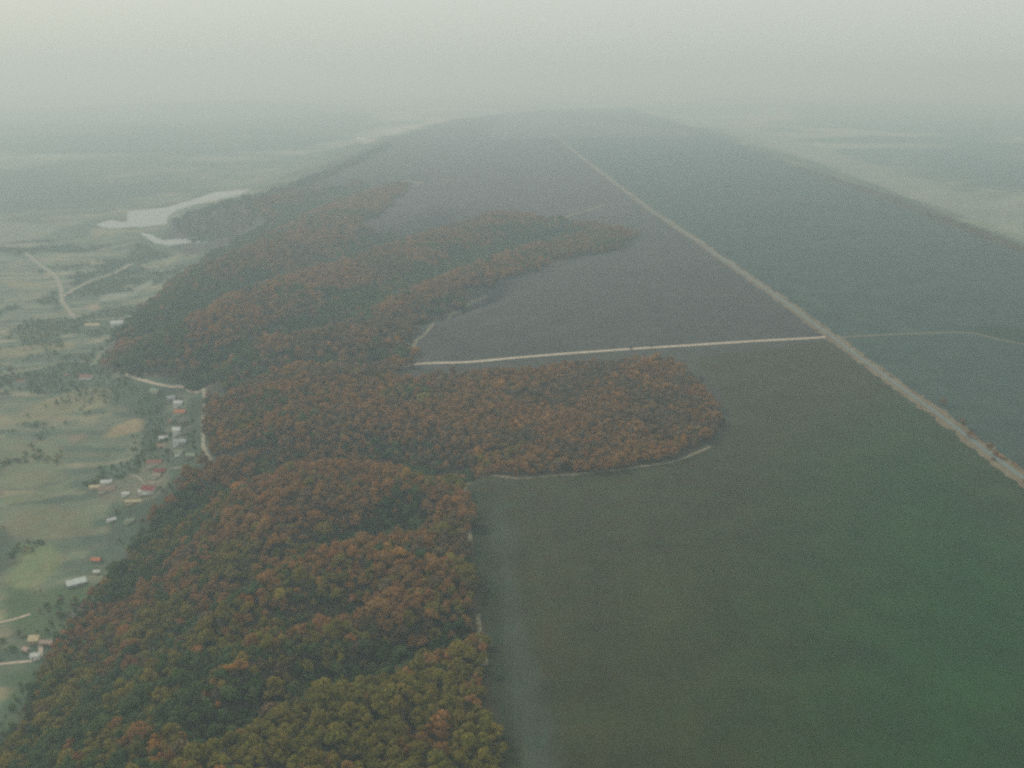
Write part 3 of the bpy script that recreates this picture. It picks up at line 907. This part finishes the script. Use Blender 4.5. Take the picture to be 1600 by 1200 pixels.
HOUSES = [  # photograph position, facing, length, width, wall height, wall, roof, storeys, label, kind of house
    (135, 592, -6, 19, 9, 4.2, 'white', 'red', 1, 'long white house under a dull red roof, alone below the valley lane', 'farmhouse'),
    (33, 598, 28, 11, 7, 3.2, 'white', 'red', 1, 'small white house with red roof near the left edge, above the straw field', 'cottage'),
    (104, 588, 0, 7, 5, 2.6, 'tan', 'red', 1, 'tiny red roofed hut left of the long white house', 'hut'),
    (279, 634, 6, 12, 9, 5.4, 'white', 'pale', 2, 'bright white house with pale roof at the top of the village row', 'village_house'),
    (282, 646, -4, 15, 9, 3.0, 'cream', 'orange', 1, 'low house with vivid orange tiled roof in front of the bright white house', 'village_house'),
    (268, 624, 12, 11, 8, 3.2, 'grey', 'grey', 1, 'grey shed behind the bright white house at the top of the row', 'shed'),
    (242, 612, -20, 12, 8, 2.6, 'cream', 'moss', 1, 'pale green roofed outbuilding just below the curved lane', 'outbuilding'),
    (277, 678, 3, 9, 9, 6.4, 'white', 'pale', 2, 'tall narrow white house halfway down the village row', 'village_house'),
    (266, 661, 10, 6, 5, 2.6, 'tan', 'red', 1, 'tiny reddish shed above the tall narrow white house', 'shed'),
    (257, 687, 4, 13, 7, 3.2, 'cream', 'pale', 1, 'low cream house to the left of the tall narrow white house', 'village_house'),
    (254, 699, 0, 12, 8, 2.6, 'tan', 'brown', 1, 'brown roofed shed below the low cream house', 'shed'),
    (278, 695, 2, 9, 7, 5.0, 'white', 'grey', 2, 'grey and white house, left of the touching pair in the row', 'village_house'),
    (287, 694, -3, 8, 8, 4.6, 'grey', 'grey', 1, 'grey house, right of the touching pair in the row', 'village_house'),
    (280, 710, 8, 9, 7, 3.8, 'white', 'moss', 1, 'lowest white house of the village row, under the touching pair', 'village_house'),
    (299, 714, -8, 10, 7, 2.6, 'tan', 'moss', 1, 'dull mossy roofed barn between the row and the wood edge', 'barn'),
    (242, 727, 5, 17, 8, 4.6, 'cream', 'red', 1, 'wide cream house with dark red roof, topmost of the lower cluster', 'village_house'),
    (250, 739, 8, 12, 8, 3.0, 'tan', 'darkred', 1, 'dark red roofed house just in front of the wide cream house', 'village_house'),
    (246, 745, -10, 9, 6, 3.0, 'cream', 'tan', 1, 'small tan building in front of the two red roofed houses', 'outbuilding'),
    (167, 756, 10, 12, 7, 3.2, 'white', 'pale', 1, 'white house at the back of the farm on the left of the lower cluster', 'farmhouse'),
    (149, 764, 6, 12, 6, 3.2, 'straw', 'straw', 1, 'yellow straw coloured barn at the left end of the farm', 'barn'),
    (168, 767, 8, 18, 9, 3.0, 'cream', 'brown', 1, 'long barn with pinkish brown roof at the front of the farm', 'barn'),
    (234, 768, -12, 15, 10, 3.8, 'white', 'darkred', 1, 'white walled house with deep red roof, lowest large house of the village', 'village_house'),
    (222, 771, 20, 7, 6, 3.4, 'white', 'pale', 1, 'small white annexe left of the deep red roofed house', 'annexe'),
    (197, 774, 8, 8, 5, 2.8, 'white', 'pale', 1, 'little white shed at the end of the short farm lane', 'shed'),
    (209, 786, 5, 17, 4, 2.6, 'straw', 'straw', 1, 'long narrow straw coloured shed below the village', 'shed'),
    (174, 815, 38, 9, 5, 2.6, 'cream', 'pale', 1, 'pale tilted hut among dark bushes below the village, left one', 'hut'),
    (202, 816, 30, 9, 6, 2.6, 'cream', 'moss', 1, 'mossy pale hut among dark bushes below the village, right one', 'hut'),
    (119, 913, 34, 17, 10, 3.0, 'grey', 'bright', 1, 'isolated building with large whitish metal roof at the foot of the wood', 'barn'),
    (151, 877, -5, 9, 6, 2.4, 'tan', 'orange', 1, 'small hut with dull orange roof uphill of the whitish metal roof', 'hut'),
    (152, 896, 5, 6, 4, 2.4, 'cream', 'pale', 1, 'tiny pale shed right above the whitish metal roof', 'shed'),
    (55, 1003, 4, 8, 9, 4.0, 'straw', 'straw', 1, 'tan house at the upper end of the farm yard at the left edge', 'farmhouse'),
    (74, 1007, -6, 11, 5, 2.6, 'tan', 'pink', 1, 'low pinkish shed right of the tan farm yard house', 'shed'),
    (56, 1029, 12, 7, 6, 4.0, 'white', 'pale', 1, 'small white house where the lower farm lane ends', 'farmhouse'),
    (41, 1018, -30, 6, 4, 2.4, 'tan', 'pink', 1, 'tiny reddish lean-to left of the small white farm house', 'shed'),
    (145, 510, 4, 27, 9, 3.4, 'cream', 'straw', 1, 'very long straw roofed barn alone in the upper valley', 'barn'),
    (183, 508, 16, 22, 14, 5, 'white', 'pale', 1, 'pale hall at the upper valley junction, beside the long barn', 'hall'),
    (205, 499, 6, 17, 9, 4, 'white', 'pale', 1, 'pale house right of the hall at the upper valley junction', 'farmhouse'),
    (190, 519, -70, 18, 8, 3.6, 'grey', 'bright', 1, 'grey shed standing endwise below the pale hall', 'shed'),
    (565, 221, 5, 60, 40, 12, 'white', 'pale', 1, 'hazy pale building by the far light streak behind the plateau', 'hall'),
]
hx, hy, hz_ = ground_at([h[0] for h in HOUSES], [h[1] for h in HOUSES])
for a0, b0, h in zip(hx, hy, HOUSES):
    dens = np.where(np.hypot(X - a0, Y - b0) < h[3] * .75 + 4, 0, dens)
    # keep the view onto each house free
    L = math.hypot(a0, b0)
    along = (a0 * X + b0 * Y) / L; across = np.abs(-b0 * X + a0 * Y) / L
    dens = np.where((along < L) & (along > L - 30) & (across < h[3] * .55 + 3), dens * .1, dens)
for line, width in ROUTES:
    line = line.tolist()
    if len(line) < 2 or min(p[0] for p in line) > 0:
        continue
    b0_, b1_ = np.array(line).min(0) - 30, np.array(line).max(0) + 30
    q = (X > b0_[0]) & (X < b1_[0]) & (Y > b0_[1]) & (Y < b1_[1])
    q = np.where(q)[0]
    if len(q):
        # bushes keep off the lane, and off its near side where they would hide it
        dd = np.minimum(seg_dist(X[q], Y[q], line), seg_dist(X[q], Y[q] + 7, line))
        dens[q] = np.where(dd < width / 2 + 3.5, 0, dens[q])
for poly in (lvl(LAKE_PX, LAKE_Z), lvl(POND_PX, POND_Z)):
    dens = np.where(sdist(X, Y, poly) < 8, 0, dens)
dens = np.where(dens < .28, dens * .25, dens)
m = rng.random(len(X)) < dens
X, Y = X[m], Y[m]
T, K = tints(X, Y, np.array([.22, .05, .01, .60, .01, .14]) * np.ones((len(X), 1)), 90, 30)
T = T * 1.15 + np.array([.012, .018, .012])
wood_object('valley_scrub', X, Y, .20 + .5 * rng.random(len(X)) ** 1.8, T, src_low, sz=(.6, 1.0))

# scattered bushes along the verges of the main road
s_idx = rng.integers(0, len(MP) - 1, 520)
off = rng.normal(0, 1, 520) * 1.6 + rng.choice([-7.5, 7.5], 520)
X = MP[s_idx, 0] + MN[s_idx, 0] * off; Y = MP[s_idx, 1] + MN[s_idx, 1] * off
PX, PY, D = pix_of(X, Y, surf(X, Y))
clump = fbm(X, Y, 80, 55, 3)
m = (clump > .47) & (Y > 250)
X, Y, PY = X[m], Y[m], PY[m]
big = np.clip((PY - 640) / 60, 0, 1)
T, K = tints(X, Y, np.array([.2, .35, .12, .08, .12, .3]) * np.ones((len(X), 1)), 40, 35)
wood_object('verge_scrub', X, Y, rng.uniform(.14, .30, len(X)) + big * rng.uniform(0, .35, len(X)), T * 1.1 + .02, src_low, sz=(.6, .9))

# ------------------------------------------------------------------ village houses
COLS = dict(white=(.72, .73, .69), cream=(.50, .47, .37), tan=(.28, .24, .18), grey=(.32, .34, .34), straw=(.46, .39, .25),
            red=(.25, .12, .095), darkred=(.22, .07, .065), orange=(.42, .16, .085), pale=(.50, .51, .48), moss=(.21, .25, .17),
            brown=(.25, .18, .14), pink=(.33, .24, .20), bright=(.55, .58, .55))
MATS = {}
def cm(key, what):
    if (key, what) not in MATS:
        MATS[(key, what)] = simple_mat('%s_%s' % (key, what), COLS[key], .9, .18 if what == 'plaster' else .28)
    return MATS[(key, what)]
glass_mat = simple_mat('dark_window_glass', (.03, .035, .04), 1, .1, .25, .5)
door_mat = simple_mat('door_wood', (.14, .08, .05))
brick_mat = simple_mat('chimney_brick', (.28, .14, .10))

def box(x0, y0, z0, x1, y1, z1):
    V = [(x0, y0, z0), (x1, y0, z0), (x1, y1, z0), (x0, y1, z0), (x0, y0, z1), (x1, y0, z1), (x1, y1, z1), (x0, y1, z1)]
    F = [(0, 3, 2, 1), (4, 5, 6, 7), (0, 1, 5, 4), (1, 2, 6, 5), (2, 3, 7, 6), (3, 0, 4, 7)]
    return V, F

def house(x, y, z, rot, L, W, H, wall, roof, storeys, label, kind):
    r = thing(kind, label, {'farmhouse': 'house', 'village_house': 'house', 'cottage': 'house'}.get(kind, kind), (x, y, z), R(rot))
    rh = W * .30
    a, b_ = L / 2, W / 2
    V = [(-a, -b_, -2.5), (a, -b_, -2.5), (a, b_, -2.5), (-a, b_, -2.5), (-a, -b_, H), (a, -b_, H), (a, b_, H), (-a, b_, H), (-a, 0, H + rh), (a, 0, H + rh)]
    F = [(0, 1, 5, 4), (2, 3, 7, 6), (1, 2, 6, 9, 5), (3, 0, 4, 8, 7)]
    mesh_obj('wall', V, F, cm(wall, 'plaster'), r)
    o, t_ = .55, .22                # overhang and thickness of the roof
    k = rh / b_
    yo = b_ + o
    pr = [(-yo, H - o * k + .06), (0, H + rh + .06), (yo, H - o * k + .06), (yo, H - o * k + .06 + t_), (0, H + rh + .06 + t_), (-yo, H - o * k + .06 + t_)]
    V = [(-a - o, p, q) for p, q in pr] + [(a + o, p, q) for p, q in pr]
    F = [(0, 1, 7, 6), (1, 2, 8, 7), (2, 3, 9, 8), (3, 4, 10, 9), (4, 5, 11, 10), (5, 0, 6, 11), (5, 4, 1, 0), (4, 3, 2, 1), (6, 7, 10, 11), (7, 8, 9, 10)]
    ro = mesh_obj('roof', V, F, cm(roof, 'roofing'), r)
    if kind not in ('shed', 'hut', 'barn', 'hall', 'outbuilding'):
        V, F = box(a * .35, -.4, H + rh * .5, a * .35 + .8, .4, H + rh + 1.1)
        mesh_obj('chimney', V, F, brick_mat, ro)
    if kind in ('farmhouse', 'village_house', 'cottage', 'annexe', 'hall'):
        nw = max(2, int(L / 3.6))
        ns = storeys
        for f in range(ns):
            zz = .9 + f * 2.7
            for j in range(nw):
                xx = -a + L * (j + .5) / nw
                for side in (-1, 1):
                    if side == -1 and f == 0 and j == nw // 2:
                        continue
                    ya = side * (b_ + .03)
                    V, F = box(xx - .5, min(ya, ya + side * .05), zz, xx + .5, max(ya, ya + side * .05), min(zz + 1.25, H - .3))
                    mesh_obj('window', V, F, glass_mat, r)
        for side in (-1, 1):
            V, F = box(side * (a + .05) - .03, -.5, .9, side * (a + .05) + .03, .5, 2.1)
            mesh_obj('window', V, F, glass_mat, r)
    xx = -a + L * (max(2, int(L / 3.6)) // 2 + .5) / max(2, int(L / 3.6))
    V, F = box(xx - .55, -b_ - .08, 0, xx + .55, -b_ - .02, 2.1)
    mesh_obj('door', V, F, door_mat, r)
    return r

for (px, py, rot, L, W, H, wall, roof, st, lab, kind), x, y in zip(HOUSES, hx, hy):
    house(float(x), float(y), float(surf(x, y)), rot, L, W, H, wall, roof, st, lab, kind)

# ------------------------------------------------------------------ haze
V, F = box(-78000, -1500, -300, 78000, 80000, 470)
hz = mesh_obj('haze', V, F, [], kind='stuff')
hm = bpy.data.materials.new('pale_autumn_haze')
hm.use_nodes = True
t = hm.node_tree
t.nodes.remove(t.nodes['Principled BSDF'])
pv = t.nodes.new('ShaderNodeVolumePrincipled')
pv.inputs['Color'].default_value = (.528, .675, .755, 1)          # damp air scatters a little more blue than red
pv.inputs['Absorption Color'].default_value = (.26, .09, .0, 1)
pv.inputs['Density'].default_value = 2.12e-4
pv.inputs['Anisotropy'].default_value = .18
t.links.new(pv.outputs[0], t.nodes['Material Output'].inputs['Volume'])
hz.data.materials.append(hm)
hm.volume_intersection_method = 'ACCURATE' if hasattr(hm, 'volume_intersection_method') else hm.volume_intersection_method
